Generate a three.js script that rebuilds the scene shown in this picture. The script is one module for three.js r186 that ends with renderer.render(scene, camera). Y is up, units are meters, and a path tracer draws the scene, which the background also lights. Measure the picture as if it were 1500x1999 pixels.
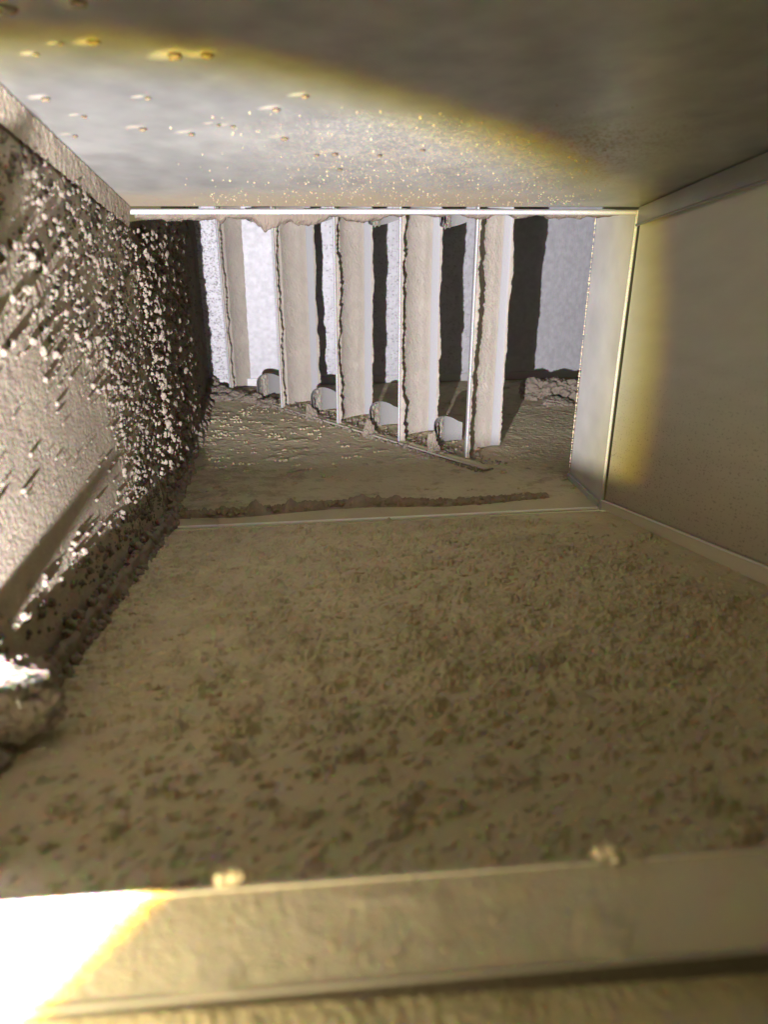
import * as THREE from 'three';
import { mergeGeometries, mergeVertices } from 'three/addons/utils/BufferGeometryUtils.js';

// ---------------------------------------------------------------- camera, light, exposure
const scene = new THREE.Scene();
scene.background = new THREE.Color().setRGB(0.2, 0.172, 0.085);      // dim room behind the open duct mouth
const camera = new THREE.PerspectiveCamera(69.54, 1500 / 1999, 0.01, 20);
{
  const m = new THREE.Matrix4();
  m.set(0.99275, 0.04473, -0.11154, 0.11911,
        0.00182, 0.92244, 0.38614, 0.26551,
        0.12016, -0.38354, 0.91567, 0.61449, 0, 0, 0, 1);
  camera.position.set(0.11911, 0.26551, 0.61449);
  camera.quaternion.setFromRotationMatrix(m);
  camera.focus = 0.72;
  camera.userData.fStop = 9;
  scene.add(camera);
}
const renderer = new THREE.WebGLRenderer({ antialias: true });
renderer.setSize(769, 1024);
renderer.toneMapping = THREE.LinearToneMapping;
renderer.toneMappingExposure = 1.0;
renderer.shadowMap.enabled = true;

// a hand torch held at the lower left of the duct mouth: its lens splits the rim of the beam into colours,
// so red, green and blue leave it at slightly different angles; a weak warm halo spills round the beam
const TORCH = new THREE.Vector3(0.021, 0.135, 0.572);
const AXIM = new THREE.Vector3(0.034, -0.010, -0.998).normalize();
function beam(name, rgb, power, degrees, penumbra) {
  const s = new THREE.SpotLight(new THREE.Color().setRGB(...rgb), power, 0, THREE.MathUtils.degToRad(degrees), penumbra, 2);
  s.name = name; s.position.copy(TORCH);
  s.target.position.copy(TORCH).add(AXIM); scene.add(s, s.target);
  s.castShadow = true; s.shadow.mapSize.set(2048, 2048); s.shadow.camera.near = 0.01; s.shadow.camera.far = 3;
  s.shadow.radius = 0.1;
  return s;
}
const POWER = 4.0;
beam('torch_beam_red', [1.0, 0, 0], POWER, 36.9, 0.19);
beam('torch_beam_green', [0, 0.96, 0], POWER, 36.5, 0.19);
beam('torch_beam_blue', [0, 0, 1.03], POWER, 34.8, 0.18);
beam('torch_halo', [1.0, 0.84, 0.5], 0.24, 80, 0.5).shadow.radius = 1.2;

// ---------------------------------------------------------------- small tools
function rng(seed) { let a = seed >>> 0; return () => { a = (a + 0x6D2B79F5) | 0; let t = Math.imul(a ^ (a >>> 15), 1 | a); t = (t + Math.imul(t ^ (t >>> 7), 61 | t)) ^ t; return ((t ^ (t >>> 14)) >>> 0) / 4294967296; }; }
function hash(x, y, z) { let h = Math.imul(x, 374761393) ^ Math.imul(y, 668265263) ^ Math.imul(z, 2147483647 - 58711); h = Math.imul(h ^ (h >>> 13), 1274126177); return ((h ^ (h >>> 16)) >>> 0) / 4294967296; }
function noise(x, y, z = 0) {
  const xi = Math.floor(x), yi = Math.floor(y), zi = Math.floor(z);
  let u = x - xi, v = y - yi, w = z - zi; u = u * u * (3 - 2 * u); v = v * v * (3 - 2 * v); w = w * w * (3 - 2 * w);
  const l = (a, b, t) => a + (b - a) * t;
  const p = (k) => l(l(hash(xi, yi, zi + k), hash(xi + 1, yi, zi + k), u), l(hash(xi, yi + 1, zi + k), hash(xi + 1, yi + 1, zi + k), u), v);
  return w === 0 ? p(0) : l(p(0), p(1), w);
}
function fbm(x, y, z, n) { let s = 0, a = 0.5, t = 0; for (let i = 0; i < n; i++) { s += a * noise(x, y, z); t += a; a *= 0.5; x = x * 2.03 + 11.3; y = y * 2.03 + 5.7; z *= 2.03; } return s / t; }
const clamp = (x, a = 0, b = 1) => Math.min(b, Math.max(a, x));
const smooth = (a, b, x) => { const t = clamp((x - a) / (b - a)); return t * t * (3 - 2 * t); };
const V3 = (x, y, z) => new THREE.Vector3(x, y, z);
const used = {};
function numbered(n) { const k = used[n] = (used[n] ?? -1) + 1; return k ? n + '_' + String(k).padStart(3, '0') : n; }
function tag(o, label, category, group, kind) { Object.assign(o.userData, { label, category }); if (group) o.userData.group = group; if (kind) o.userData.kind = kind; return o; }
function mesh(name, geo, mat, parent = scene) {
  const o = new THREE.Mesh(geo, mat); o.name = parent === scene ? numbered(name) : name; o.castShadow = o.receiveShadow = true; parent.add(o); return o;
}
function part(name, geo, mat, parent) { const n = parent.children.filter((c) => c.name.replace(/_\d{3}$/, '') === name).length; const o = mesh(name, geo, mat, parent); o.name = n ? name + '_' + String(n).padStart(3, '0') : name; return o; }
function thing(name, p = [0, 0, 0]) { const g = new THREE.Group(); g.name = numbered(name); g.position.set(...p); scene.add(g); return g; }

// ---------------------------------------------------------------- places
const H = 0.262, W = 0.4, SL = 0.196, SX = 0.012;             // opening height and width; slope of the near section
const near = (x, h, z) => V3(x + SX * z, h + SL * z, z);      // the near section rises towards the viewer
const ZB = -0.548, ZT = -0.085, ZM = 0.475;                   // back wall, end of throat wall, near end of the floor

// ---------------------------------------------------------------- materials
function tex(n, m, fn, srgb) {                                // fn(i, j) -> [r, g, b] 0..1
  const d = new Uint8Array(n * m * 4);
  for (let j = 0; j < m; j++) for (let i = 0; i < n; i++) { const c = fn(i / n, j / m, i, j), k = 4 * (j * n + i); for (let q = 0; q < 3; q++) d[k + q] = clamp(c[q]) * 255; d[k + 3] = 255; }
  const t = new THREE.DataTexture(d, n, m); t.wrapS = t.wrapT = THREE.RepeatWrapping; t.magFilter = THREE.LinearFilter; t.minFilter = THREE.LinearMipmapLinearFilter; t.generateMipmaps = true;
  if (srgb) t.colorSpace = THREE.SRGBColorSpace; t.needsUpdate = true; return t;
}
const tile = (f) => (u, v, ...r) => { const a = f(u, v), b = f(u - 1, v), c = f(u, v - 1), d = f(u - 1, v - 1); const x = smooth(0.7, 1, u), y = smooth(0.7, 1, v); const g = a * (1 - x) * (1 - y) + b * x * (1 - y) + c * (1 - x) * y + d * x * y; return [g, g, g]; };
const grainBump = tex(512, 512, tile((u, v) => fbm(u * 60 + 90, v * 60 + 90, 0, 4)));          // fine dust grain
const metalBump = tex(512, 512, tile((u, v) => 0.7 * fbm(u * 22 + 90, v * 22 + 90, 3, 3) + 0.3 * noise(u * 150 + 400, v * 12 + 90)));
const metalTone = tex(512, 512, (u, v) => { const g = tile((a, b) => fbm(a * 14 + 50, b * 14 + 50, 7, 5))(u, v)[0]; const k = 0.8 + 0.13 * (g - 0.5); return [k, k, k]; }, true);
function rep(t, s) { const c = t.clone(); c.repeat.set(s, s); c.needsUpdate = true; return c; }
const DUST = [0.53, 0.46, 0.315];
const M = {
  dust: new THREE.MeshPhysicalMaterial({ color: new THREE.Color().setRGB(...DUST), vertexColors: true, roughness: 1, specularIntensity: 0.025, bumpMap: rep(grainBump, 12), bumpScale: 0.0006 }),
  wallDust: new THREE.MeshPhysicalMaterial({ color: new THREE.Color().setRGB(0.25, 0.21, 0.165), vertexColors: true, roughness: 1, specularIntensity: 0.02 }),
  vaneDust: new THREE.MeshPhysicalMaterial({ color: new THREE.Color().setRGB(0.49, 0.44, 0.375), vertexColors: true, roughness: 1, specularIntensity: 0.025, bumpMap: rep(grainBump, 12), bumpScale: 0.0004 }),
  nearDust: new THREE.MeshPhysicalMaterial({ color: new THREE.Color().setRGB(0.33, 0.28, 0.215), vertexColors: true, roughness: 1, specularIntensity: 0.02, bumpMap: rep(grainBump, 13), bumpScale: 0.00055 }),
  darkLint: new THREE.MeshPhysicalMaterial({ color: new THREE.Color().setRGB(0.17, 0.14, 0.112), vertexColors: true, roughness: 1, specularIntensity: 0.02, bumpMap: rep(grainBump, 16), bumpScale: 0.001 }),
  crumb: new THREE.MeshPhysicalMaterial({ color: new THREE.Color().setRGB(0.24, 0.19, 0.13), roughness: 1, specularIntensity: 0.02 }),
  vaneMetal: new THREE.MeshStandardMaterial({ color: new THREE.Color().setRGB(0.37, 0.37, 0.38), metalness: 0.1, roughness: 0.8, bumpMap: rep(metalBump, 20), bumpScale: 0.0002 }),
  rollLint: new THREE.MeshPhysicalMaterial({ color: new THREE.Color().setRGB(0.27, 0.215, 0.165), vertexColors: true, roughness: 1, specularIntensity: 0.02, bumpMap: rep(grainBump, 16), bumpScale: 0.001 }),
  floorCrumb: new THREE.MeshPhysicalMaterial({ color: new THREE.Color().setRGB(0.44, 0.375, 0.25), roughness: 1, specularIntensity: 0.02 }),
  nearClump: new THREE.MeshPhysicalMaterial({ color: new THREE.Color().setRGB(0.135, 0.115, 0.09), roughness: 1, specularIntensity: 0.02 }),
  ledgeDust: new THREE.MeshPhysicalMaterial({ color: new THREE.Color().setRGB(0.53, 0.475, 0.37), vertexColors: true, roughness: 0.9, specularIntensity: 0.3, bumpMap: rep(grainBump, 18), bumpScale: 0.00025 }),
  speck: new THREE.MeshPhysicalMaterial({ color: new THREE.Color().setRGB(0.3, 0.245, 0.15), roughness: 1, specularIntensity: 0.02 }),
  heapLint: new THREE.MeshPhysicalMaterial({ color: new THREE.Color().setRGB(0.29, 0.245, 0.195), roughness: 1, specularIntensity: 0.02, bumpMap: rep(grainBump, 30), bumpScale: 0.001 }),
  seamMetal: new THREE.MeshStandardMaterial({ color: new THREE.Color().setRGB(0.56, 0.51, 0.4), metalness: 0.15, roughness: 0.7, bumpMap: rep(grainBump, 10), bumpScale: 0.0003 }),
  paleMetal: new THREE.MeshStandardMaterial({ color: new THREE.Color().setRGB(0.8, 0.78, 0.7), metalness: 0.3, roughness: 0.5, bumpMap: rep(metalBump, 20), bumpScale: 0.0002 }),
  clipMetal: new THREE.MeshStandardMaterial({ color: new THREE.Color().setRGB(0.27, 0.265, 0.255), metalness: 0.1, roughness: 0.8, bumpMap: rep(grainBump, 20), bumpScale: 0.0005 }),
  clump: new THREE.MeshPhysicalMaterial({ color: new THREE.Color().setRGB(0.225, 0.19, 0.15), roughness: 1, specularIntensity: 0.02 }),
  lint: new THREE.MeshPhysicalMaterial({ color: new THREE.Color().setRGB(DUST[0], DUST[1] * 0.98, DUST[2] * 1.0), roughness: 1, specularIntensity: 0.025, bumpMap: rep(grainBump, 14), bumpScale: 0.0007 }),
  metal: new THREE.MeshStandardMaterial({ color: new THREE.Color().setRGB(0.6, 0.6, 0.58), metalness: 0.8, roughness: 0.42, map: rep(metalTone, 3), bumpMap: rep(metalBump, 6), bumpScale: 0.0002 }),
  bright: new THREE.MeshStandardMaterial({ color: new THREE.Color().setRGB(0.48, 0.48, 0.48), metalness: 0.4, roughness: 0.45, bumpMap: rep(metalBump, 20), bumpScale: 0.0002 }),
  dustyMetal: new THREE.MeshStandardMaterial({ color: new THREE.Color().setRGB(0.46, 0.42, 0.35), metalness: 0.25, roughness: 0.7, bumpMap: rep(grainBump, 10), bumpScale: 0.0003 }),
  white: new THREE.MeshStandardMaterial({ color: new THREE.Color().setRGB(0.8, 0.79, 0.76), roughness: 0.6 }),
};

// ---------------------------------------------------------------- sheets
// a solid sheet: corner p, edges U and V, thickness along -(U x V); uv in metres
function sheet(p, U, V, t = 0.0012) {
  const N = U.clone().cross(V).normalize().multiplyScalar(-t), pos = [], uv = [], idx = [];
  const quad = (a, b, c, d, lu, lv) => { const k = pos.length / 3; for (const q of [a, b, c, d]) pos.push(q.x, q.y, q.z); uv.push(0, 0, lu, 0, lu, lv, 0, lv); idx.push(k, k + 1, k + 2, k, k + 2, k + 3); };
  const a = p.clone(), b = p.clone().add(U), c = b.clone().add(V), d = p.clone().add(V), [A, B, C, D] = [a, b, c, d].map((q) => q.clone().add(N));
  const lu = U.length(), lv = V.length();
  quad(a, b, c, d, lu, lv); quad(B, A, D, C, lu, lv); quad(A, B, b, a, lu, t); quad(B, C, c, b, lv, t); quad(C, D, d, c, lu, t); quad(D, A, a, d, lv, t);
  const g = new THREE.BufferGeometry();
  g.setAttribute('position', new THREE.Float32BufferAttribute(pos, 3)); g.setAttribute('uv', new THREE.Float32BufferAttribute(uv, 2)); g.setIndex(idx); g.computeVertexNormals(); return g;
}
// a bar following a list of points with a rectangular or round section
function tube(pts, r, seg = 8, n = 40) { return new THREE.TubeGeometry(new THREE.CatmullRomCurve3(pts, false, 'catmullrom', 0.1), n, r, seg, false); }

// ---------------------------------------------------------------- dust fields
class Field {
  constructor(w, h, step) { this.w = w; this.h = h; this.nu = Math.round(w / step) + 1; this.nv = Math.round(h / step) + 1; this.du = w / (this.nu - 1); this.dv = h / (this.nv - 1); this.d = new Float32Array(this.nu * this.nv); this.c = new Float32Array(this.nu * this.nv).fill(1); this.l = new Float32Array(this.d.length); this.t = new Float32Array(this.d.length).fill(1); }
  flush() { for (let k = 0; k < this.d.length; k++) { this.d[k] += this.l[k]; this.c[k] *= this.t[k]; } this.l.fill(0); this.t.fill(1); }
  each(fn) { for (let j = 0, k = 0; j < this.nv; j++) for (let i = 0; i < this.nu; i++, k++) fn(k, i * this.du, j * this.dv); }
  lump(u, v, r, h, { asp = 1, ang = 0, pow = 1, rough = 0.5, tone = 1, seed = 0 } = {}) {
    const R = r * Math.max(asp, 1) * 1.5, ca = Math.cos(ang), sa = Math.sin(ang);
    const i0 = Math.max(0, Math.ceil((u - R) / this.du)), i1 = Math.min(this.nu - 1, Math.floor((u + R) / this.du)), j0 = Math.max(0, Math.ceil((v - R) / this.dv)), j1 = Math.min(this.nv - 1, Math.floor((v + R) / this.dv));
    for (let j = j0; j <= j1; j++) for (let i = i0; i <= i1; i++) {
      const x = i * this.du - u, y = j * this.dv - v, a = (x * ca + y * sa) / (r * asp), b = (-x * sa + y * ca) / r;
      const e = Math.sqrt(a * a + b * b) * (1 + rough * (0.65 * noise(seed * 7.7 + i * this.du * 650, j * this.dv * 650 + seed) + 0.35 * noise(seed * 3.1 + i * this.du * 1500, j * this.dv * 1500 + 3) - 0.5) * 2);
      if (e >= 1) continue;
      const t = Math.pow(1 - e * e, pow), k = j * this.nu + i;
      this.l[k] = Math.max(this.l[k], h * t * (0.75 + 0.5 * noise(i * this.du * 1400 + 50, j * this.dv * 1400 + seed)));
      const q = 1 + (tone - 1) * smooth(0, 0.3, t) * (0.6 + 0.8 * noise(i * this.du * 1100 + 9, j * this.dv * 1100 + seed)); this.t[k] = tone < 1 ? Math.min(this.t[k], q) : Math.max(this.t[k], q);
    }
  }
  // at(u, v, d) -> Vector3
  build(at, flip) {
    const n = this.nu * this.nv, pos = new Float32Array(n * 3), uv = new Float32Array(n * 2), col = new Float32Array(n * 3), idx = new Uint32Array((this.nu - 1) * (this.nv - 1) * 6);
    this.each((k, u, v) => { const p = at(u, v, this.d[k]); pos[3 * k] = p.x; pos[3 * k + 1] = p.y; pos[3 * k + 2] = p.z; uv[2 * k] = u; uv[2 * k + 1] = v; const c = clamp(this.c[k], 0.3, 1.25); col[3 * k] = c; col[3 * k + 1] = c * (0.985 + 0.015 * c); col[3 * k + 2] = c * (0.96 + 0.04 * c); });
    let q = 0;
    for (let j = 0; j < this.nv - 1; j++) for (let i = 0; i < this.nu - 1; i++) { const a = j * this.nu + i, b = a + 1, c = a + this.nu, d = c + 1; if (flip) { idx[q++] = a; idx[q++] = c; idx[q++] = b; idx[q++] = b; idx[q++] = c; idx[q++] = d; } else { idx[q++] = a; idx[q++] = b; idx[q++] = c; idx[q++] = b; idx[q++] = d; idx[q++] = c; } }
    const g = new THREE.BufferGeometry();
    g.setAttribute('position', new THREE.BufferAttribute(pos, 3)); g.setAttribute('uv', new THREE.BufferAttribute(uv, 2)); g.setAttribute('color', new THREE.BufferAttribute(col, 3)); g.setIndex(new THREE.BufferAttribute(idx, 1)); g.computeVertexNormals(); return g;
  }
}
function scatter(f, n, seed, size, height, opt, keep) {
  const r = rng(seed);
  for (let i = 0; i < n; i++) {
    const u = r() * f.w, v = r() * f.h, s = r(), a = r(), b = r(), c = r();
    const k = keep ? keep(u, v) : 1; if (c > k) continue;
    const R = size[0] + (size[1] - size[0]) * s * s;
    f.lump(u, v, R, (height[0] + (height[1] - height[0]) * a) * (0.5 + 0.5 * s) , { asp: 1 + (opt.asp || 0) * b, ang: (opt.ang || 0) + (a - 0.5) * (opt.spread ?? 1), pow: opt.pow || 1, rough: opt.rough ?? 0.5, tone: (opt.tone || 1) + (b - 0.5) * 0.1, seed: i % 97 });
  }
  f.flush();
}
function clusters(parent, n, seed, spot, mat) { // crumbly clusters of lint crumbs lying on a floor: spot(r) -> [(dx, dz) -> position, size] or null
  const r = rng(seed), list = [];
  for (let i = 0; i < n; i++) { const s = spot(r), m = 3 + Math.floor(6 * r()); if (!s) continue; const an = -0.35 + 0.5 * (r() - 0.5); for (let k = 0; k < m; k++) { const a = (r() - 0.5) * 0.0062 * s[1], b = (r() - 0.5) * 0.0026 * s[1], R = (0.00035 + 0.00065 * r()) * s[1]; const p = s[0](a * Math.cos(an) - b * Math.sin(an), a * Math.sin(an) + b * Math.cos(an)); p.y += R * 0.4; list.push([p, R]); } }
  let q = 0; lumps(parent, list.length, seed + 1, () => list[q++], mat, 'lint_crumbs');
}
// small irregular clump of lint
function clumpGeo(r, seed, detail = 6, rough = 0.5, squash = 1) {
  const g = mergeVertices(new THREE.IcosahedronGeometry(1, detail).deleteAttribute('normal').deleteAttribute('uv'));
  const p = g.attributes.position, q = V3();
  for (let i = 0; i < p.count; i++) {
    q.fromBufferAttribute(p, i); let n = 0, a = 0.5, k = 1.3;
    for (let o = 0; o < 4; o++) { const m = noise(q.x * k + seed * 9.3 + 40, q.y * k + 60 + o * 7, q.z * k + 80); n += a * (o ? 1 - 2 * Math.abs(2 * m - 1) : 2 * m - 1); a *= 0.52; k *= 2.15; }
    q.multiplyScalar(r * (1 + rough * 0.75 * n)); p.setXYZ(i, q.x, q.y * squash, q.z);
  }
  const uv = new Float32Array(p.count * 2); for (let i = 0; i < p.count; i++) { uv[2 * i] = p.getX(i) + p.getZ(i); uv[2 * i + 1] = p.getY(i) + p.getZ(i) * 0.5; } g.setAttribute('uv', new THREE.BufferAttribute(uv, 2));
  g.computeVertexNormals(); return g;
}
const lumpKinds = [3, 14, 25].map((q) => clumpGeo(1, q, 4, 1.25));
function lumps(parent, n, seed, place, mat, name = 'lint_lumps') { // uncountable small lumps standing on a wall: place(r) -> [position, radius] or null
  const r = rng(seed), per = [[], [], []], m4 = new THREE.Matrix4(), e = new THREE.Euler(), qt = new THREE.Quaternion();
  for (let i = 0; i < n; i++) { const a = place(r); const k = Math.floor(r() * 3), t = [r() * 6, r() * 6, r() * 6, 0.8 + 0.5 * r()]; if (!a) continue; per[k].push(new THREE.Matrix4().compose(a[0], new THREE.Quaternion().setFromEuler(new THREE.Euler(t[0], t[1], t[2])), V3(a[1], a[1] * t[3], a[1]))); }
  per.forEach((list, k) => { const im = new THREE.InstancedMesh(lumpKinds[k], mat, list.length); list.forEach((m, i) => im.setMatrixAt(i, m)); im.name = name + (k ? '_00' + k : ''); im.castShadow = im.receiveShadow = true; im.userData.kind = 'stuff'; parent.add(im); });
}

// ================================================================ SETTING: near section
const struct = (o, label, category) => tag(o, label, category, null, 'structure');
{ // floor of the near section: caked dust with rows of lumps
  const f = new Field(W, ZM, 0.00072);                                  // u = x, v = z
  f.each((k, u, v) => { const ed = smooth(0.0, 0.02, v); f.d[k] = -0.0022 * (1 - ed) - 0.0006 + ed * 0.0018 * fbm(u * 45 + 9, v * 60 + 9, 1, 4) + 0.0009 * (0.3 + 0.7 * ed) * fbm(u * 260 + 9, v * 420 + 9, 2, 3); f.c[k] = 0.93 + 0.25 * (fbm(u * 30 + 70, v * 40 + 70, 5, 4) - 0.5); });
  const keep = (u, v) => smooth(0.012, 0.035, v) * (1 - 0.65 * smooth(0.33, 0.42, v)) * (1 - 0.93 * smooth(0.27 + v * 0.22, 0.36 + v * 0.22, u)) * (0.78 + 0.22 * smooth(0.35, 0.62, fbm(u * 22 + 3, v * 36 + 8, 4, 2)));
  scatter(f, 20000, 11, [0.0008, 0.0018], [0.0006, 0.0018], { asp: 0.6, ang: -0.2, pow: 0.9, rough: 0.7, tone: 0.98 }, keep);
  scatter(f, 3400, 12, [0.0014, 0.0030], [0.0014, 0.0031], { asp: 1.0, ang: -0.2, pow: 0.9, rough: 0.8, tone: 0.95 }, keep);
  scatter(f, 330, 13, [0.0024, 0.0044], [0.0024, 0.0046], { asp: 0.9, ang: -0.25, pow: 0.9, rough: 0.9, tone: 0.9 }, keep);
  const g = thing('floor'); struct(g, 'lumpy tan dust caked over the floor of the near duct section', 'duct floor');
  part('dust_layer', f.build((u, v, d) => near(u, d, v), true), M.dust, g);
  clusters(g, 2300, 14, (r) => { const u = r() * W, v = r() * ZM; return r() > keep(u, v) ? null : [(a, b) => near(u + a, 0.0009, v + b), 0.4 + 1.0 * r() * r()]; }, M.floorCrumb);
}
const ceilingSpots = [[0.031, 0.316, 7], [0.055, 0.322, 6], [0.052, 0.292, 4.5], [0.079, 0.282, 6.5], [0.091, 0.283, 5], [0.040, 0.290, 2], [0.028, 0.280, 2.5], [0.016, 0.232, 4], [0.026, 0.209, 2.5], [0.049, 0.191, 4], [0.072, 0.184, 3.5], [0.060, 0.235, 2.5], [0.087, 0.199, 2.4], [0.094, 0.197, 2.6], [0.013, 0.178, 3], [0.116, 0.223, 4], [0.129, 0.241, 3.6], [0.119, 0.178, 4], [0.137, 0.147, 3], [0.147, 0.150, 4], [0.152, 0.116, 3], [0.173, 0.148, 3.4], [0.196, 0.159, 3.2]];
{ // ceiling: galvanised sheet, dust film along the joint and streaks of dust behind each clump
  const n = 1024, CW = 0.42, CL = 0.56;
  const dustAt = (u, v) => {                                           // u, v in 0..1 over the sheet
    const x = u * CW, z = v * CL;
    let d = 0.8 * (1 - smooth(0.012, 0.075, z + 0.02 * (fbm(x * 40, z * 40, 1, 3) - 0.5))) * (1 - smooth(0.26, 0.36, x));
    d += 0.75 * smooth(0.55, 0.68, noise(x * 900, z * 900)) * smooth(0.05, 0.22, x) * (1 - smooth(0.17, 0.24, z)) * (1 - smooth(0.28, 0.38, x));
    for (const [cx, cz, s] of ceilingSpots) { const a = 0.001 * s, dx = x - cx, dz = z - cz; if (Math.abs(dx) > 0.04 || Math.abs(dz) > 0.04) continue; const al = dx * 0.86 + dz * 0.5, ac = -dx * 0.5 + dz * 0.86; const e = Math.hypot((al - a * 0.5) / (a * 1.5), ac / (a * 0.8)) * (0.75 + 0.5 * fbm(x * 500, z * 500, 2, 3)); d += 0.45 * (1 - smooth(0.2, 1.2, e)); }
    return clamp(d);
  };
  const D = new Float32Array(n * n); for (let j = 0; j < n; j++) for (let i = 0; i < n; i++) D[j * n + i] = dustAt((i + 0.5) / n, (j + 0.5) / n);
  const mapc = tex(n, n, (u, v, i, j) => { const d = D[j * n + i], g = 0.6 + 0.07 * (fbm(u * 24, v * 30, 3, 4) - 0.5) + 0.1 * (fbm(u * 34, v * 45, 9, 3) - 0.5); return [g * (1 - d) + 0.56 * d, g * (1 - d) + 0.5 * d, g * 0.97 * (1 - d) + 0.4 * d]; }, true);
  const mr = tex(n, n, (u, v, i, j) => { const d = D[j * n + i]; return [0, 0.43 + 0.06 * (fbm(u * 30, v * 30, 6, 3) - 0.5) + 0.5 * d, (0.5 + 0.35 * smooth(0.14, 0.28, v * CL)) * (1 - d)]; });
  const bump = tex(n, n, (u, v, i, j) => { const d = D[j * n + i]; const g = 0.35 * fbm(u * 75, v * 100, 2, 3) + 0.4 * d * (0.6 + 0.4 * noise(i * 0.7, j * 0.7)); return [g, g, g]; });
  for (const t of [mapc, mr, bump]) { t.wrapS = t.wrapT = THREE.ClampToEdgeWrapping; t.repeat.set(1 / CW, 1 / CL); }
  const mat = new THREE.MeshStandardMaterial({ map: mapc, metalnessMap: mr, roughnessMap: mr, metalness: 1, roughness: 1, bumpMap: bump, bumpScale: 0.00028 });
  const p = near(-0.008, H + 0.0005, 0.0035), U = V3(CW, 0, 0), V = near(0, 0, CL).sub(near(0, 0, 0));
  const g = thing('ceiling'); struct(g, 'bare galvanised sheet ceiling of the near duct section, film of dust along the far joint', 'duct ceiling');
  part('ceiling_sheet', sheet(p, U, V), mat, g);
  lumps(g, 2400, 95, (r) => { const x = 0.03 + 0.34 * r(), z = 0.01 + 0.24 * r() * r(), k = smooth(0.03, 0.14, x) * (0.25 + 0.9 * smooth(0.45, 0.65, fbm(x * 26, z * 26, 8, 3))) * (1 - smooth(0.3, 0.36, x)); if (r() > k) return null; return [near(x - SX * z, H + 0.0003, z), 0.00018 + 0.00042 * r() * r()]; }, M.speck, 'dust_specks');
}
{ // left wall of the near section: thick popcorn of lint
  const L = 0.42, HW = H - 0.0115, f = new Field(L, HW, 0.0008);        // u = z, v = height
  const calm = (u) => 0.5 - 0.4 * smooth(0.05, 0.2, u);
  const fine = (u, v) => smooth(0.06, 0.17, u) * (1 - smooth(0.115, 0.165, v - 0.1 * (u - 0.2))) * smooth(0.035, 0.065, v);
  f.each((k, u, v) => { const q = 1 - 0.85 * fine(u, v); f.d[k] = q * (0.0009 * fbm(u * 40, v * 40, 1, 3) + 0.0004 * fbm(u * 330, v * 260, 2, 3)); f.c[k] = 1.0 + 0.3 * (fbm(u * 40, v * 40, 8, 4) - 0.5); });
  const add = (n, seed, size, h, o, keep) => { const b = f.d.slice(); f.d.fill(0); scatter(f, n, seed, size, h, o, keep); f.each((k, u, v) => { f.d[k] = b[k] + f.d[k] * calm(u) * (1 - 0.8 * fine(u, v)); }); };
  add(15000, 21, [0.0009, 0.0022], [0.0006, 0.0016], { asp: 0.2, ang: 0.2, pow: 0.9, rough: 0.6, tone: 1.03 });
  add(1500, 22, [0.0018, 0.004], [0.0014, 0.003], { asp: 0.4, ang: 0.2, pow: 0.9, rough: 0.8, tone: 1.08 }, (u, v) => 0.25 + 0.75 * smooth(0.09, 0.15, v + 0.08 * (0.3 - u)));
  const g = thing('wall_left'); struct(g, 'left wall of the near section caked in popcorn lumps of lint', 'duct wall');
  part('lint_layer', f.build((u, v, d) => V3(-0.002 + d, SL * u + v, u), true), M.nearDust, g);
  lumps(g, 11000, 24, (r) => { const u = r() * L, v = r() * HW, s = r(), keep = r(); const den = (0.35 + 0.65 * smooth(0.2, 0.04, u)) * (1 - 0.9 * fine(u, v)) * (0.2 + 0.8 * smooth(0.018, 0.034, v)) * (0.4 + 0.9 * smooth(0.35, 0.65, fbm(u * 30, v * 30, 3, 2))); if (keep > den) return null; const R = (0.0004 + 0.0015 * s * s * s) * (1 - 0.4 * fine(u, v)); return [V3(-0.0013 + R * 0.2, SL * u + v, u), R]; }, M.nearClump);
  const c = new Field(L, 0.014, 0.001);
  c.each((k, u, v) => { c.d[k] = 0.0006 * fbm(u * 120, v * 120, 4, 4) + 0.0005 * noise(u * 500, v * 500); c.c[k] = 0.9 + 0.2 * (noise(u * 60, v * 90) - 0.5); });
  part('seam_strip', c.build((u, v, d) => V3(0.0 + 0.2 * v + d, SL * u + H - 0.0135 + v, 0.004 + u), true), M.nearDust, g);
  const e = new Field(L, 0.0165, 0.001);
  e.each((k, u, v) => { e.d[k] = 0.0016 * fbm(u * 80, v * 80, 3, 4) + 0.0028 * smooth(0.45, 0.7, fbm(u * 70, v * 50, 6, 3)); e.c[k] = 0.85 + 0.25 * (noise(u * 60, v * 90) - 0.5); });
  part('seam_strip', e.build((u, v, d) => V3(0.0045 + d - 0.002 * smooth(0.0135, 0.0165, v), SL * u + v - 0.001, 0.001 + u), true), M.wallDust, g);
  lumps(g, 900, 26, (r) => { const u = r() * L, v = r() * r() * 0.02, R = 0.0008 + 0.0022 * r() * r(); return [V3(0.0035 + (v < 0.004 ? 0.004 * r() : 0), SL * u + v + 0.0005, u), R]; }, M.clump);
  part('seam_end', sheet(V3(-0.002, -0.001, 0.0012), V3(0.0065, 0, 0), V3(0, 0.0155, 0)), M.dustyMetal, g);
}
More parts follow.
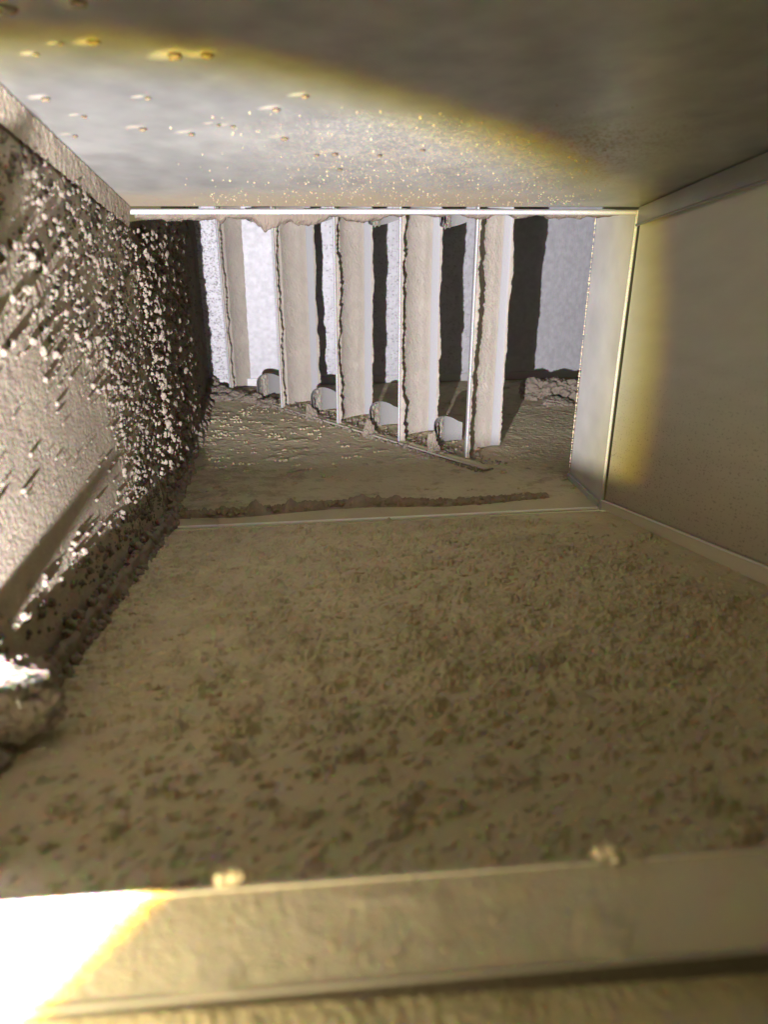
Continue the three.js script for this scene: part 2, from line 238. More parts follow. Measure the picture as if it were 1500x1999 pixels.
const rightWall = (() => { // right wall of the near section: clean galvanised sheet
  const n = 512, L = 0.5;
  const dust = (u, v, i, j) => clamp(0.75 * (1 - smooth(0.0, 0.5, v + 0.03 * (fbm(u * 9, v * 6, 1, 3) - 0.5))) + 0.1 * fbm(u * 30, v * 30, 3, 4));
  const speck = (i, j) => 0.6 * smooth(0.84, 0.88, noise(i * 0.8, j * 0.8)) * smooth(0.62, 0.2, j / n);
  const mapc = tex(n, n, (u, v, i, j) => { const d = dust(u, v), s = 1 - 0.4 * speck(i, j), g = 0.74 + 0.06 * (fbm(u * 10, v * 30, 3, 4) - 0.5); return [s * (g * (1 - d) + 0.62 * d), s * (g * (1 - d) + 0.57 * d), s * (g * 0.96 * (1 - d) + 0.49 * d)]; }, true);
  const mr = tex(n, n, (u, v, i, j) => { const d = dust(u, v); return [0, 0.42 + 0.4 * d, 0.42 * (1 - 0.9 * d)]; });
  for (const t of [mapc, mr]) { t.wrapS = t.wrapT = THREE.ClampToEdgeWrapping; t.repeat.set(1 / L, 1 / H); }
  const mat = new THREE.MeshStandardMaterial({ map: mapc, metalnessMap: mr, roughnessMap: mr, metalness: 1, roughness: 1, bumpMap: rep(metalBump, 8), bumpScale: 0.00007 });
  const g = thing('wall_right');
  struct(g, 'smooth galvanised right wall of the near section with folded seam strips', 'duct wall');
  part('wall_sheet', sheet(near(W + 0.002, 0, 0.004), near(0, 0, L).sub(near(0, 0, 0)), V3(0, H + 0.002, 0)), mat, g);
  return g;
})();

// folded seam strips along the four long corners of the near section
function wedge(a, b, c, d, t) { // quad a b c d (a->b along, c above b) proud by vector t
  const pos = [], idx = [], q = [a, b, c, d], Q = q.map((p) => p.clone().add(t));
  const quad = (...v) => { const k = pos.length / 3; for (const p of v) pos.push(p.x, p.y, p.z); idx.push(k, k + 1, k + 2, k, k + 2, k + 3); };
  quad(...Q); quad(q[3], q[2], q[1], q[0]); for (let i = 0; i < 4; i++) { const j = (i + 1) % 4; quad(q[i], q[j], Q[j], Q[i]); }
  const g = new THREE.BufferGeometry(); g.setAttribute('position', new THREE.Float32BufferAttribute(pos, 3));
  const uv = []; for (let i = 0; i < pos.length; i += 3) uv.push(pos[i + 2] + pos[i], pos[i + 1]); g.setAttribute('uv', new THREE.Float32BufferAttribute(uv, 2)); g.setIndex(idx); g.computeVertexNormals(); return g;
}
{
  const x = W + 0.001, t = V3(-0.0028, 0, 0);
  part('seam_strip', mergeGeometries([wedge(near(x, H - 0.0135, 0.006), near(x, H - 0.022, 0.4), near(x, H - 0.0005, 0.4), near(x, H - 0.0005, 0.006), t), tube([near(x - 0.003, H - 0.0135, 0.006), near(x - 0.003, H - 0.022, 0.4)], 0.0011).deleteAttribute('normal')].map((g) => { g.computeVertexNormals(); return g; })), M.metal, rightWall);
  part('seam_strip', wedge(near(x, 0.001, 0.006), near(x, 0.001, 0.46), near(x, 0.0155, 0.46), near(x, 0.0095, 0.006), t), M.seamMetal, rightWall);
  part('seam_fold', tube([near(x - 0.003, 0.0095, 0.006), near(x - 0.003, 0.0155, 0.46)], 0.0008), M.paleMetal, rightWall);
}

// ================================================================ SETTING: elbow
{ // elbow floor
  const x0 = -0.02, x1 = 0.66, f = new Field(x1 - x0, -ZB, 0.00125);   // u = x - x0, v = -z
  f.each((k, u, v) => { f.d[k] = -0.001 + 0.0016 * fbm(u * 40, v * 45, 1, 4) + 0.0008 * fbm(u * 260, v * 300, 2, 3); f.c[k] = 0.9 + 0.25 * (fbm(u * 25, v * 30, 5, 4) - 0.5); });
  const lip = (u, v) => smooth(0.028, 0.04, v);
  scatter(f, 9000, 31, [0.0012, 0.003], [0.0003, 0.0009], { asp: 1.4, ang: 0.05, pow: 0.9, tone: 0.88 }, (u, v) => lip(u, v) * (0.35 + 0.5 * smooth(0.2, 0.0, u) + 0.4 * smooth(0.3, 0.4, u)));
  scatter(f, 900, 32, [0.0026, 0.006], [0.0006, 0.0018], { asp: 1.6, ang: 0.05, pow: 0.8, rough: 0.7, tone: 0.78 }, (u, v) => lip(u, v) * (0.15 + 0.9 * smooth(0.22, 0.0, u) + 0.5 * smooth(0.3, 0.42, u) * smooth(0.2, 0.05, v)));
  scatter(f, 260, 33, [0.004, 0.008], [0.002, 0.005], { asp: 1.2, ang: 0.9, pow: 0.7, rough: 0.8, tone: 0.85 }, (u, v) => Math.max(smooth(0.03, 0.008, u), smooth(0.04, 0.0, Math.abs((u + x0 - 0.035) * 0.79 - (0.508 - v) * -0.61) ) * smooth(0.17, 0.08, u + x0)) * lip(u, v));
  const g = thing('elbow_floor'); struct(g, 'dust covered floor of the elbow beyond the joint, under the vanes', 'duct floor');
  part('dust_layer', f.build((u, v, d) => V3(x0 + u, d, -0.0015 - v), false), M.dust, g);
  clusters(g, 520, 34, (r) => { const u = 0.03 + r() * 0.42, v = 0.03 + 0.4 * r(); return r() > 0.12 + 0.9 * smooth(0.22, 0.05, u) + 0.6 * smooth(0.3, 0.38, u) * smooth(0.15, 0.05, v) ? null : [(a, b) => V3(x0 + u + a * 1.5, 0.0004, -v + b), 0.7 + 1.3 * r() * r()]; }, M.floorCrumb);
}
{ // elbow left wall
  const L = -ZB, f = new Field(L, H - 0.01, 0.0011);                   // u = -z, v = height
  f.each((k, u, v) => { f.d[k] = 0.003 * fbm(u * 50, v * 28, 1, 4) + 0.0016 * fbm(u * 300, v * 200, 2, 3); f.c[k] = 0.85 + 0.3 * (fbm(u * 40, v * 40, 8, 4) - 0.5); });
  const far = (u) => 1 - smooth(0.30, 0.40, u);
  scatter(f, 6000, 41, [0.0012, 0.0026], [0.0008, 0.0022], { asp: 0.4, ang: 1.57, spread: 0.5, pow: 0.8, rough: 0.6, tone: 1.0 }, (u) => 0.25 + 0.75 * far(u));
  const g = thing('elbow_wall_left'); struct(g, 'heel wall of the elbow on the left, dark with bristling lint lumps', 'duct wall');
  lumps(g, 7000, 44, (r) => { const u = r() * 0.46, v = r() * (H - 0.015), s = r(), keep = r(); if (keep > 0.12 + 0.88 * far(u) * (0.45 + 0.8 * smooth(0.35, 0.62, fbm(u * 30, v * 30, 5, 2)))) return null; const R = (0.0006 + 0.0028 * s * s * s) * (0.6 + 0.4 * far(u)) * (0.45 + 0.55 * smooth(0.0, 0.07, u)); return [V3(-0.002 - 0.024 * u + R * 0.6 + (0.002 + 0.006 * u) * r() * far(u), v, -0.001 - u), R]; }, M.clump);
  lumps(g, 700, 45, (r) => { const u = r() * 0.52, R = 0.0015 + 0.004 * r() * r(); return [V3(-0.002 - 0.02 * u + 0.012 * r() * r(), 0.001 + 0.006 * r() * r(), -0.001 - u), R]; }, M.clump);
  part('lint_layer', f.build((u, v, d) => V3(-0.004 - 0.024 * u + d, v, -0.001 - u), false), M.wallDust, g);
}
{ // elbow back wall with its lower fold
  const n = 1024, m = 256, x0 = -0.06, x1 = 1.3;
  const d0 = (u, v, i, j) => { const x = x0 + u * (x1 - x0); return clamp(0.45 * smooth(0.66, 0.76, noise(i * 0.9, j * 0.9)) * smooth(0.07, -0.01, x) + 0.4 * smooth(0.83, 0.88, noise(i * 0.8, j * 0.8)) * smooth(0.05, 0.2, x) * smooth(0.5, 0.3, x)); };
  const mapc = tex(n, m, (u, v, i, j) => { const d = d0(u, v, i, j), g = 0.74 + 0.12 * (fbm(u * 260, v * 50, 3, 4) - 0.5); return [g * (1 - 0.75 * d), g * (1 - 0.78 * d), g * 1.02 * (1 - 0.8 * d)]; }, true);
  mapc.wrapS = mapc.wrapT = THREE.ClampToEdgeWrapping; mapc.repeat.set(1 / (x1 - x0), 1 / H);
  const mat = new THREE.MeshStandardMaterial({ map: mapc, metalness: 0.5, roughness: 0.6, bumpMap: rep(metalBump, 10), bumpScale: 0.0003 });
  const g = thing('elbow_wall_back'); struct(g, 'pale galvanised back wall of the elbow seen between the vanes', 'duct wall');
  part('wall_sheet', sheet(V3(x0, -0.002, ZB), V3(x1 - x0, 0, 0), V3(0, H + 0.004, 0)), mat, g);
  part('seam_strip', wedge(V3(x0, 0.001, ZB), V3(x1, 0.001, ZB), V3(x1, 0.0125, ZB), V3(x0, 0.0125, ZB), V3(0, 0, 0.003)), M.bright, g);
}
{ // elbow roof and the outlet to the right
  struct(mesh('elbow_ceiling', sheet(V3(-0.06, H + 0.001, ZB - 0.002), V3(1.36, 0, 0), V3(0, 0, -ZB - 0.012)), M.metal), 'sheet ceiling over the elbow and the outlet', 'duct ceiling');
  struct(mesh('outlet_floor', sheet(V3(0.66, -0.0005, ZT + 0.002), V3(0.64, 0, 0), V3(0, 0, ZB - ZT)), M.dustyMetal), 'dusty floor of the outlet on the right', 'duct floor');
  struct(mesh('outlet_wall', sheet(V3(1.3, -0.002, ZT), V3(-0.895, 0, 0), V3(0, H + 0.004, 0)), M.metal), 'inner wall of the outlet turning off to the right', 'duct wall');
}
{ // throat wall
  const g = thing('throat_wall'); struct(g, 'short smooth metal throat wall at the right of the joint', 'duct wall');
  part('wall_sheet', sheet(V3(W + 0.001, -0.002, ZT), V3(0, 0, -ZT - 0.001), V3(0, H + 0.001, 0)), new THREE.MeshStandardMaterial({ color: new THREE.Color().setRGB(0.74, 0.72, 0.68), metalness: 0.2, roughness: 0.5, map: rep(metalTone, 3), bumpMap: rep(metalBump, 6), bumpScale: 0.0002 }), g);
  part('seam_strip', wedge(V3(W, 0.0005, ZT + 0.001), V3(W, 0.0005, -0.002), V3(W, 0.0055, -0.002), V3(W, 0.0055, ZT + 0.001), V3(-0.0025, 0, 0)), M.bright, g);
  const geos = [], r = rng(77);
  for (let i = 0; i < 420; i++) { const c = clumpGeo(0.0003 + 0.0011 * r() * r() * r(), i, 1, 0.7); c.translate(W - 0.0002, 0.006 + (H - 0.015) * r(), ZT - 0.0002); geos.push(c); }
  const lf = part('lint_fringe', mergeGeometries(geos), M.lint, g); lf.userData.kind = 'stuff';
}

// ================================================================ THINGS: joint frame
const joint = tag(thing('joint_frame', [0, 0, 0]), 'bright folded metal frame round the opening between near section and elbow', 'duct joint');
{
  const r = 0.0021;
  part('top_lip', mergeGeometries([tube([V3(0.001, H - 0.0026, 0), V3(0.2, H - 0.0024, 0.0003), V3(W - 0.001, H - 0.003, 0)], r, 12), sheet(V3(0.001, H - 0.0036, -0.03), V3(W - 0.002, 0, 0), V3(0, 0, 0.029), -0.0008)]), M.bright, joint);
  part('bottom_lip', tube([V3(0.003, 0.0001, 0), V3(0.2, -0.0001, 0.0002), V3(W - 0.003, 0.0005, 0)], 0.0016, 10), M.paleMetal, joint);
  part('side_lip', tube([V3(W + 0.0004, -0.001, 0), V3(W - 0.0004, 0.13, 0), V3(W + 0.0004, H - 0.001, 0)], 0.0016, 10), M.bright, joint);
}
// lint hanging under the top lip
function ridge(len, w, hgt, seed, at, step = 0.0012) { // a ragged ridge of lint: at(s, a, d)
  const f = new Field(len, w, step); f.each((k, u, v) => { const t = v / w * 2 - 1; const e = (0.35 + 0.9 * fbm(u * 70, seed, 0, 4)); f.d[k] = hgt * Math.sqrt(Math.max(0, 1 - t * t)) * e * (0.7 + 0.6 * fbm(u * 300, v * 300, seed, 3)); f.c[k] = 0.85 + 0.3 * (noise(u * 150, v * 150, seed) - 0.3); });
  return f.build(at, false);
}
{
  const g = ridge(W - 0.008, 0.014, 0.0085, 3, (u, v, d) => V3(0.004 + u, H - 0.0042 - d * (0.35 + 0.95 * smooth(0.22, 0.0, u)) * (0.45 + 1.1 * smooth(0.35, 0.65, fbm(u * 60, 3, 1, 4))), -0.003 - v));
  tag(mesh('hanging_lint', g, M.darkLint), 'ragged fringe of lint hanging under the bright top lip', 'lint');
  const g2 = ridge(W - 0.045, 0.013, 0.0075, 8, (u, v, d) => V3(0.006 + u, 0.0003 + d * (0.35 + 1.0 * smooth(0.3, 0.65, fbm(u * 55, v * 60, 4, 4))) * (1 - 0.6 * smooth(0.18, 0.34, u)), -0.020 - v + 0.004 * Math.sin(u * 30) - 0.008 * u / W));
  const o = tag(thing('lint_roll'), 'dark roll of lint lying along the bottom lip of the joint', 'lint');
  part('lint_body', g2, M.rollLint, o);
  lumps(o, 700, 91, (r) => { const u = r() * (W - 0.05), R = 0.0007 + 0.0017 * r() * r(); return [V3(0.007 + u, 0.0025 * (1 - 0.6 * smooth(0.2, 0.34, u)) + 0.003 * r() * (1 - u / W), -0.0265 + 0.004 * Math.sin(u * 30) - 0.008 * u / W + (r() - 0.5) * 0.012), R]; }, M.crumb, 'lint_crumbs');
}

// ================================================================ THINGS: turning vanes
const arcP = (r, t) => { const a = t * Math.PI / 2; return [r - r * Math.cos(a), -r * Math.sin(a)]; };   // 0 = leading edge, 1 = trailing
function vaneProfile(r, tail) { const p = []; for (let i = 0; i <= 22; i++) p.push(arcP(r, i / 22)); if (tail) p.push([r + tail, -r]); return p; }
function extrudeProfile(p, off, h0, h1, ny = 1, top) { // sheet following the profile, thickness off (towards the concave side when positive)
  const pos = [], uv = [], idx = [], n = p.length;
  const nrm = p.map((q, i) => { const a = p[Math.max(0, i - 1)], b = p[Math.min(n - 1, i + 1)], dx = b[0] - a[0], dz = b[1] - a[1], l = Math.hypot(dx, dz); return [-dz / l, dx / l]; });
  let s = 0;
  for (let side = 0; side < 2; side++) for (let j = 0; j <= ny; j++) { s = 0; for (let i = 0; i < n; i++) { if (i) s += Math.hypot(p[i][0] - p[i - 1][0], p[i][1] - p[i - 1][1]); const o = side ? off : 0, hh = h0 + ((top ? top(i / (n - 1)) : h1) - h0) * j / ny; pos.push(p[i][0] + nrm[i][0] * o, hh, p[i][1] + nrm[i][1] * o); uv.push(s, hh); } }
  const at = (side, j, i) => (side * (ny + 1) + j) * n + i;
  for (let j = 0; j < ny; j++) for (let i = 0; i < n - 1; i++) { idx.push(at(0, j, i), at(0, j + 1, i), at(0, j, i + 1), at(0, j, i + 1), at(0, j + 1, i), at(0, j + 1, i + 1)); idx.push(at(1, j, i), at(1, j, i + 1), at(1, j + 1, i), at(1, j, i + 1), at(1, j + 1, i + 1), at(1, j + 1, i)); }
  for (let i = 0; i < n - 1; i++) { idx.push(at(0, ny, i), at(1, ny, i), at(0, ny, i + 1), at(0, ny, i + 1), at(1, ny, i), at(1, ny, i + 1)); }
  for (const i of [0, n - 1]) for (let j = 0; j < ny; j++) idx.push(at(0, j, i), at(1, j, i), at(0, j + 1, i), at(0, j + 1, i), at(1, j, i), at(1, j + 1, i));
  const g = new THREE.BufferGeometry(); g.setAttribute('position', new THREE.Float32BufferAttribute(pos, 3)); g.setAttribute('uv', new THREE.Float32BufferAttribute(uv, 2)); g.setIndex(idx); g.computeVertexNormals(); return g;
}
const VR = 0.047, VT = 0.004, VH = H - 0.001;
function lintCoat(seed, h, amount) { // lint on the hollow side, thickest in the middle, thinning to bare metal near the trailing edge
  const f = new Field(1, h, 1); f.nu = 54; f.nv = 200; f.du = 0.92 / 53; f.dv = h / 199; f.d = new Float32Array(f.nu * f.nv); f.c = new Float32Array(f.nu * f.nv).fill(1);
  f.each((k, u, v) => { const edge = 0.9 + 0.05 * (fbm(v * 60, seed, 0, 3) - 0.5); const m = smooth(0.3, 0.335, u + 0.05 * (fbm(v * 70, seed + 4, 0, 4) - 0.5)) * (1 - smooth(edge - 0.14, edge + 0.04, u)); f.d[k] = (-0.0004 + 0.0022 * amount * m * (0.6 + 0.4 * fbm(u * 10, v * 160, seed, 3)) + 0.0006 * m * noise(u * 90, v * 1300, seed)); f.c[k] = 0.97 + 0.15 * (fbm(u * 8, v * 90, seed, 3) - 0.5); });
  return f.build((u, v, d) => { const a = u * Math.PI / 2, rr = VR - 0.0009 - d; return V3(VR - rr * Math.cos(a), v, -rr * Math.sin(a)); }, false);
}
function edgeLint(seed, h, w0, w1, x, z, dir, size) { // ragged lint along an upright edge
  const f = new Field(1, h, 1); f.nu = 15; f.nv = 260; f.du = 1 / 14; f.dv = h / 259; f.d = new Float32Array(f.nu * f.nv); f.c = new Float32Array(f.nu * f.nv).fill(1);
  f.each((k, u, v) => { f.d[k] = 0.32 + 1.25 * (fbm(v * 60, seed * 3.1, 0, 5) - 0.18) * (0.4 + 1.2 * noise(v * 26, seed)) + 0.4 * (noise(v * 420, u * 4, seed) - 0.5); f.c[k] = 0.95 + 0.2 * (noise(u * 5, v * 200, seed) - 0.5); });
  return f.build((u, v, d) => { const a = u * Math.PI * 2, ww = (w0 + (w1 - w0) * v / h) * d; return V3(x + dir[0] * ww * (0.5 - 0.5 * Math.cos(a)) + size * 0.6 * Math.sin(a) * dir[1], v, z + dir[1] * ww * (0.5 - 0.5 * Math.cos(a)) + size * 0.6 * Math.sin(a) * -dir[0]); }, false);
}
const vaneWords = ['leftmost turning vane, nearest the lint covered wall', 'second turning vane from the left, lint lump on the floor at its left', 'middle turning vane of the five, grey with lint and one thin crack', 'fourth turning vane from the left, bare edge and dark crack', 'rightmost turning vane with the widest dark crack, beside the black gap'];
for (let i = 0; i < 5; i++) {
  const x = [0.021, 0.099, 0.171, 0.239, 0.305][i], z = [-0.505, -0.395, -0.308, -0.224, -0.152][i], g = tag(thing('turning_vane', [x, 0.0015, z]), vaneWords[i], 'turning vane', 'curved turning vanes across the elbow');
  g.rotation.set([0.006, -0.004, 0.003, 0, -0.003][i], [0.05, -0.04, 0.03, -0.05, 0.02][i], [0.004, 0.002, -0.003, 0.003, -0.002][i]);
  part('blade', extrudeProfile(vaneProfile(VR, VT), -0.0009, 0, VH), M.vaneMetal, g);
  part('edge_hem', tube([V3(0, 0, 0.0006), V3(0, VH, 0.0006)], 0.0015, 10), M.bright, g);
  part('lint_coat', lintCoat(i * 5 + 1, VH - 0.002, 1), M.vaneDust, g);
  part('lint_ridge', edgeLint(i * 3 + 2, VH - 0.002, 0.0062, 0.0054, 0.0006, -0.0010, [1, -0.12], 0.0017), M.vaneDust, g);
  part('lint_fringe', edgeLint(i * 3 + 50, VH - 0.002, 0.0042, 0.0026, VR + VT - 0.0006, -VR, [1, 0.1], 0.0014), M.vaneDust, g);
}
{ // rail on the floor that carries the vanes, with rounded clips between them
  const g = tag(thing('vane_rail', [0, 0, 0]), 'dusty metal rail lying across the elbow floor under the vanes', 'vane rail');
  const a = V3(-0.02, 0.0005, -0.56), dir = V3(0.61, 0, 0.79).normalize(), nrm = V3(0.79, 0, -0.61).normalize();
  const p0 = V3(0.318, 0.0006, -0.112), p1 = p0.clone().addScaledVector(dir, -0.52);
  const rf = new Field(0.5, 0.08, 0.0016);
  rf.each((k, u, v) => { rf.d[k] = 0.0028 - 0.0036 * smooth(0.008, 0.022, v) - 0.004 * smooth(0.05, 0.08, v) - 0.003 * smooth(0.006, 0.0, u) * smooth(0.006, 0.012, v) + 0.002 * fbm(u * 60, v * 60, 3, 4) * smooth(0.0, 0.01, v) * smooth(0, 0.01, u); rf.c[k] = 0.9 + 0.25 * (fbm(u * 25, v * 30, 5, 4) - 0.5); });
  scatter(rf, 700, 51, [0.0018, 0.0045], [0.001, 0.003], { asp: 1, pow: 0.8, rough: 0.8, tone: 0.82 }, (u, v) => smooth(0.004, 0.012, v) * (0.3 + 0.7 * smooth(0.25, 0.4, u)));
  part('rail_strip', rf.build((u, v, d) => p0.clone().addScaledVector(dir, -u).addScaledVector(nrm, v).setY(d), true), M.dust, g);
  lumps(g, 1100, 97, (r) => { const t = r() * 0.5, w = r(), R = 0.0006 + 0.0026 * r() * r() * r(), q = p0.clone().addScaledVector(dir, -t).addScaledVector(nrm, -0.006 + 0.045 * w * w); if (r() > 0.35 + 0.65 * smooth(0.45, 0.7, noise(t * 75, 3))) return null; return [q.setY(0.0012 + 0.004 * r() * r() * smooth(0.0, 0.3, t)), R]; }, M.clump, 'lint_crumbs');
  part('rail_fold', tube([p1.clone().setY(0.003), p0.clone().setY(0.003)], 0.0013), M.dustyMetal, g);
  for (let i = 0; i < 4; i++) for (const up of [0, 1]) {
    const cx = [0.064, 0.139, 0.209, 0.276][i], cz = [-0.452, -0.354, -0.268, -0.19][i], hh = up ? 0.018 : 0.032;
    const geo = extrudeProfile(vaneProfile(0.034, 0.006), -0.0009, 0, hh, 3, (t) => hh * (0.45 + 0.55 * Math.sqrt(Math.max(0, Math.sin(Math.PI * clamp(t * 0.9 + 0.05))))));
    if (up) { geo.scale(1, -1, 1); const ix = geo.index.array; for (let k = 0; k < ix.length; k += 3) { const t = ix[k]; ix[k] = ix[k + 1]; ix[k + 1] = t; } geo.computeVertexNormals(); } geo.translate(cx, up ? H - 0.002 : 0.002, cz);
    part('vane_clip', geo, M.clipMetal, g);
    const hl = hh * 0.93, f = new Field(1, 1, 1); f.nu = 26; f.nv = 26; f.du = 0.62 / 25; f.dv = 1 / 25; f.d = new Float32Array(676); f.c = new Float32Array(676).fill(1);
    f.each((k, u, v) => { f.d[k] = 0.0008 + 0.0036 * (fbm(u * 14, v * 9, i + up * 9, 3)) * (1 - smooth(0.5, 0.62, u)) ; });
    const gl = f.build((u, v, d) => { const A = u * Math.PI / 2, rr = 0.034 - 0.0007 - d, top = hl * (0.5 + 0.5 * Math.sqrt(Math.sin(Math.PI * clamp(u * 0.9 + 0.06)))) + 0.006 * (fbm(u * 16, i * 3 + up, 0, 3) - 0.35); const y = top * v; return V3(cx + 0.034 - rr * Math.cos(A), up ? H - 0.003 - y : 0.003 + y, cz - rr * Math.sin(A)); }, !!up);
    part('lint_coat', gl, M.vaneDust, g);
  }
}

// ================================================================ THINGS: front ledge at the duct mouth
{
  const g = tag(thing('front_ledge', [0, 0, 0]), 'blurred dusty metal ledge across the bottom of the opening, torch lit at its left end', 'duct flange');
  const f = new Field(0.5, 0.0245, 0.0012);
  f.each((k, u, v) => { f.d[k] = 0.0001 * fbm(u * 160, v * 160, 1, 4) + 0.0003 * smooth(0.6, 0.75, fbm(u * 60, v * 60, 7, 3)) * smooth(0, 0.006, v); f.c[k] = 0.95 + 0.25 * (fbm(u * 30, v * 40, 2, 4) - 0.5); });
  const z0 = (u) => 0.4868 + 0.032 * (u - 0.168);
  part('ledge_top', f.build((u, v, d) => V3(-0.12 + u, 0.1195 + d, z0(u) + v), true), M.ledgeDust, g);
  lumps(g, 700, 93, (r) => { const u = r() * 0.5, v = r() * 0.023, R = 0.0001 + 0.0006 * r() * r() * r() * r(); return [V3(-0.12 + u, 0.1197, z0(u) + v), R]; }, M.floorCrumb, 'crumbs');
  part('ledge_face', sheet(V3(-0.12, 0.085, z0(0)), V3(0.5, 0, z0(0.5) - z0(0)), V3(0, 0.0352, 0), 0.001), M.dustyMetal, g);
  part('ledge_rim', tube([V3(-0.12, 0.1193, z0(0) + 0.0242), V3(0.1, 0.1193, z0(0.22) + 0.0242), V3(0.38, 0.1190, z0(0.5) + 0.0242)], 0.0006, 8), M.dustyMetal, g);
  const b = new Field(0.5, 0.06, 0.0015);
  b.each((k, u, v) => { b.d[k] = 0.0012 * fbm(u * 80, v * 80, 3, 4); b.c[k] = 0.95 + 0.3 * (fbm(u * 30, v * 40, 6, 4) - 0.5); });
  part('outer_flange', b.build((u, v, d) => V3(-0.12 + u, 0.1182 - 0.006 * smooth(0.14, 0.36, u) + d, z0(u) + 0.0252 + v), true), M.dust, g);
  part('recess', sheet(V3(-0.12, 0.098, 0.57), V3(0.5, 0, 0), V3(0, 0, -0.085)), M.dustyMetal, g);
  // bent corner tabs of the mouth frame, left of the picture
  part('corner_tab', wedge(V3(-0.012, 0.088, 0.44), V3(0.0146, 0.1268, 0.44), V3(0.0146, 0.1292, 0.44), V3(-0.012, 0.127, 0.44), V3(0, 0, 0.001)), M.dustyMetal, g);
  part('corner_tab', wedge(V3(-0.04, 0.172, 0.44), V3(0.0108, 0.178, 0.44), V3(0.0148, 0.1965, 0.44), V3(-0.04, 0.28, 0.44), V3(0, 0, 0.001)), M.dustyMetal, g);
}

// ================================================================ THINGS: loose dust and lint
{ // clumps stuck to the ceiling
  const spots = ceilingSpots.map((c, i) => [c, i]), base = [5, 17, 29].map((q) => { const g = clumpGeo(0.001, q, 3, 0.7, 0.75); return g; });
  const cm = new THREE.MeshPhysicalMaterial({ color: new THREE.Color().setRGB(0.13, 0.1, 0.064), roughness: 1, specularIntensity: 0.02 });
  let first;
  for (const [[x, z, s], i] of spots) {
    const geo = base[i % 3]; let o;
    if (!first) { o = first = mesh('dust_clump', geo, cm); } else { o = first.clone(); o.geometry = geo; o.name = numbered('dust_clump'); scene.add(o); }
    o.position.copy(near(x - 0.012 * z, H - 0.0004, z)); o.scale.set(s * 0.46, s * 0.3, s * 0.4); o.rotation.set(0.19, i * 1.7, 0); o.userData = {};
    const big = ['brown dust clump stuck to the ceiling in the top left corner of the picture', 'dark dust clump at the top edge of the picture, in the shade beyond the beam', 'dust clump on the ceiling in the yellow rim of light, left of the largest one', 'largest dust clump on the lit ceiling, left of its smaller twin', 'dust clump on the lit ceiling just right of the largest one',
      'tiny dust speck left of the clump in the yellow rim', 'small dust clump nearest the left edge of the picture, under the yellow rim', 'tan dust clump just right of the top of the left seam strip', 'small dust clump by the left seam strip, right of the strip end', 'tan dust clump with a faint smear, left of centre on the lit ceiling', 'tan dust clump below and right of the smeared one, above the first vanes', 'small dust clump alone in the middle left of the lit ceiling', 'left one of two small specks side by side on the lit ceiling', 'right one of two small specks side by side on the lit ceiling', 'small dust clump closest to the left seam strip near its far end', 'smeared dust clump in mid ceiling, lower left of another smeared one', 'smeared dust clump in mid ceiling, nearest the yellow rim', 'smeared dust clump straight below the mid ceiling pair', 'left clump of the dusty streak above the middle vane', 'middle clump of the dusty streak above the middle vane', 'lowest clump of the dusty streak, closest to the top lip', 'dust clump with a smear, right of the dusty streak', 'rightmost dust clump on the lit ceiling, with a short smear'][i];
    tag(o, big, 'dust clump', 'dust clumps on the ceiling');
  }
}
function heap(name, label, list, mat = M.heapLint) { const gs = list.map(([x, y, z, r, sq, sd]) => { const c = clumpGeo(r, sd, 18, 1.25, sq); c.rotateY(sd); c.translate(x, y, z); return c; }); return tag(mesh(name, mergeGeometries(gs), mat), label, 'lint clump'); }
heap('lint_heap', 'crumpled heap of lint on the elbow floor behind the throat wall', [[0.482, 0.006, -0.43, 0.021, 0.9, 1], [0.515, 0.006, -0.425, 0.023, 0.8, 4], [0.488, 0.0, -0.385, 0.018, 0.5, 6], [0.5, 0.012, -0.44, 0.014, 0.9, 9], [0.462, 0.002, -0.42, 0.009, 0.7, 10]]);
heap('lint_heap', 'long low heap of lint at the heel wall foot, below the leftmost vane', [[0.0, 0.004, -0.50, 0.013, 0.6, 11], [0.018, 0.003, -0.485, 0.012, 0.6, 12], [0.036, 0.003, -0.472, 0.013, 0.5, 13], [0.055, 0.002, -0.448, 0.012, 0.5, 14], [0.01, 0.003, -0.465, 0.014, 0.4, 15], [0.075, 0.003, -0.425, 0.012, 0.45, 16], [-0.008, 0.008, -0.53, 0.01, 0.8, 17]]);
for (let i = 0; i < 4; i++) heap('lint_heap', ['curl of lint at the foot of the second vane', 'curl of lint at the foot of the middle vane', 'upright curl of lint left of the fourth vane foot', 'tall upright curl of lint between the fourth and rightmost vanes'][i], [[0, 0.005, 0, 0.0048, 1.5 + 0.5 * i, 21 + i], [0.002, 0.0, 0.009, 0.006, 0.6, 31 + i], [0.004, 0.004, 0.002, 0.004, 1.6 + 0.3 * i, 41 + i], [0.012, 0.0, 0.006, 0.006, 0.5, 51 + i], [0.02, 0.0, 0.002, 0.005, 0.5, 71 + i], [-0.002, 0.003, 0.005, 0.0036, 1.3, 81 + i]].map((a) => [a[0] + [0.062, 0.137, 0.206, 0.272][i], a[1], a[2] + [-0.448, -0.35, -0.263, -0.185][i], a[3], a[4], a[5]]));
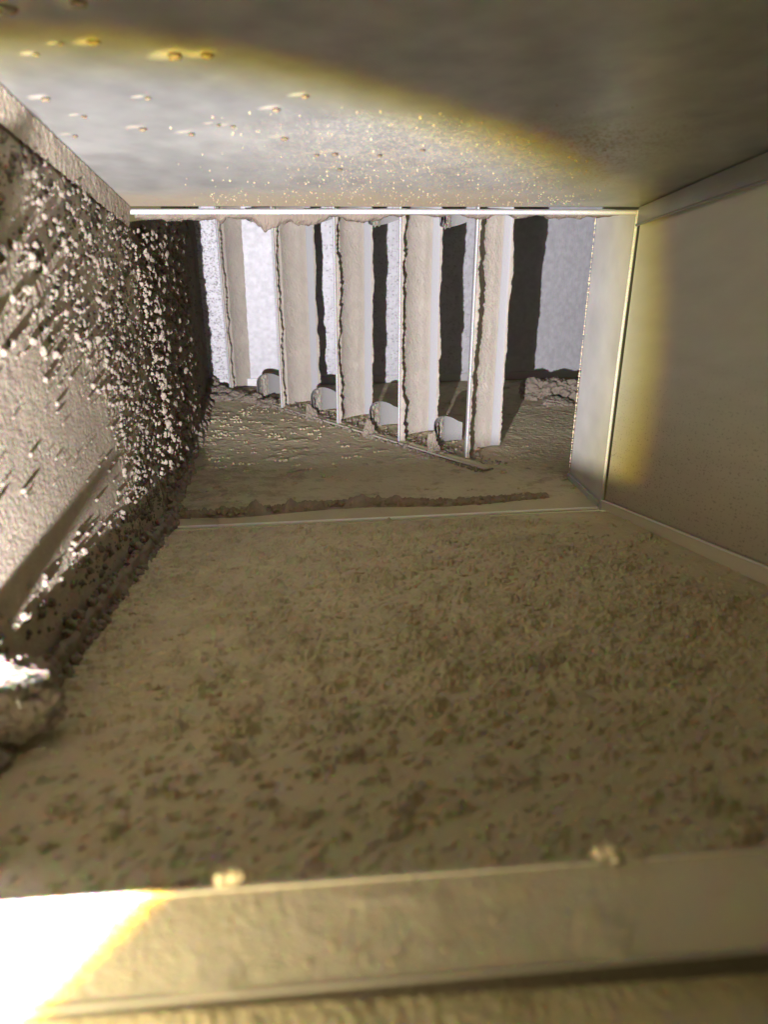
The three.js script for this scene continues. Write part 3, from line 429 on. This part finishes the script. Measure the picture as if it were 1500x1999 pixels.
{ // bright clump in the near left corner
  const g = tag(thing('lint_lump', [0.012, 0.085, 0.362]), 'torch lit lump of lint in the near left corner with a pale fibre', 'lint clump');
  const gs = [[0, 0.004, 0, 0.014, 0.9, 61], [-0.006, 0.010, 0.002, 0.011, 0.8, 62], [0.008, -0.006, 0.008, 0.012, 0.8, 63], [-0.002, -0.008, 0.012, 0.013, 0.7, 64], [0.014, -0.003, 0.004, 0.007, 0.7, 65]].map(([x, y, z, r, q, sd]) => { const c = clumpGeo(r, sd, 16, 1.1, q); c.translate(x, y, z); return c; });
  part('lint_body', mergeGeometries(gs), M.heapLint, g); g.scale.setScalar(0.74); g.position.set(0.008, 0.0905, 0.362);
  { const q = rng(88); lumps(g, 260, 89, (r) => { const a = r() * 6.28, b = r() * 3.14, R = 0.0008 + 0.0022 * r() * r(); return [V3(0.016 * Math.cos(a) * Math.sin(b), 0.001 + 0.015 * Math.cos(b), 0.004 + 0.013 * Math.sin(a) * Math.sin(b)), R]; }, M.heapLint, 'lint_fluff'); }
  part('fibre', tube([V3(0.004, 0.008, 0.016), V3(0.006, 0.001, 0.019), V3(0.0075, -0.007, 0.019)], 0.0007, 6, 14), M.white, g);
}
function tuft(p, n, r, len, seed, label) { // loose tuft of fibres and crumbs
  const g = tag(thing('lint_tuft', p), label, 'lint tuft'), q = rng(seed), crumbs = [], hairs = [];
  for (let i = 0; i < n; i++) { const c = clumpGeo(r * (0.25 + 0.35 * q()), seed + i, 2, 0.8, 0.7); c.translate((q() - 0.5) * 2.4 * r, q() * r * 0.6, (q() - 0.5) * r); crumbs.push(c); }
  for (let i = 0; i < n * 2; i++) { const a = V3((q() - 0.5) * 2 * r, q() * r * 0.3, (q() - 0.5) * r), d = V3(q() - 0.5, 0.9 * q(), q() - 0.5).multiplyScalar(len); hairs.push(tube([a, a.clone().addScaledVector(d, 0.5).add(V3((q() - 0.5) * len * 0.3, 0, (q() - 0.5) * len * 0.3)), a.clone().add(d)], 0.00012 + 0.0001 * q(), 5, 8)); }
  part('crumbs', mergeGeometries(crumbs), M.lint, g); const h = part('fibres', mergeGeometries(hairs), M.lint, g); h.userData.kind = 'stuff';
}
tuft([0.1005, 0.1200, 0.4855], 7, 0.0034, 0.004, 71, 'round fuzzy tuft of lint on the ledge edge, right of the lit patch');
tuft([0.192, 0.1188, 0.4895], 9, 0.004, 0.007, 72, 'spiky blond tuft of fibres on the right part of the ledge edge');
tag(mesh('hair_strand', tube([V3(0.02, 0.0035, -0.012), V3(0.034, 0.003, -0.011), V3(0.044, 0.003, -0.008), V3(0.046, 0.0024, -0.002), V3(0.044, 0.002, 0.0005)], 0.0007, 6, 30), M.lint), 'thin curved strand of lint at the left end of the bottom lip', 'strand');

renderer.render(scene, camera);
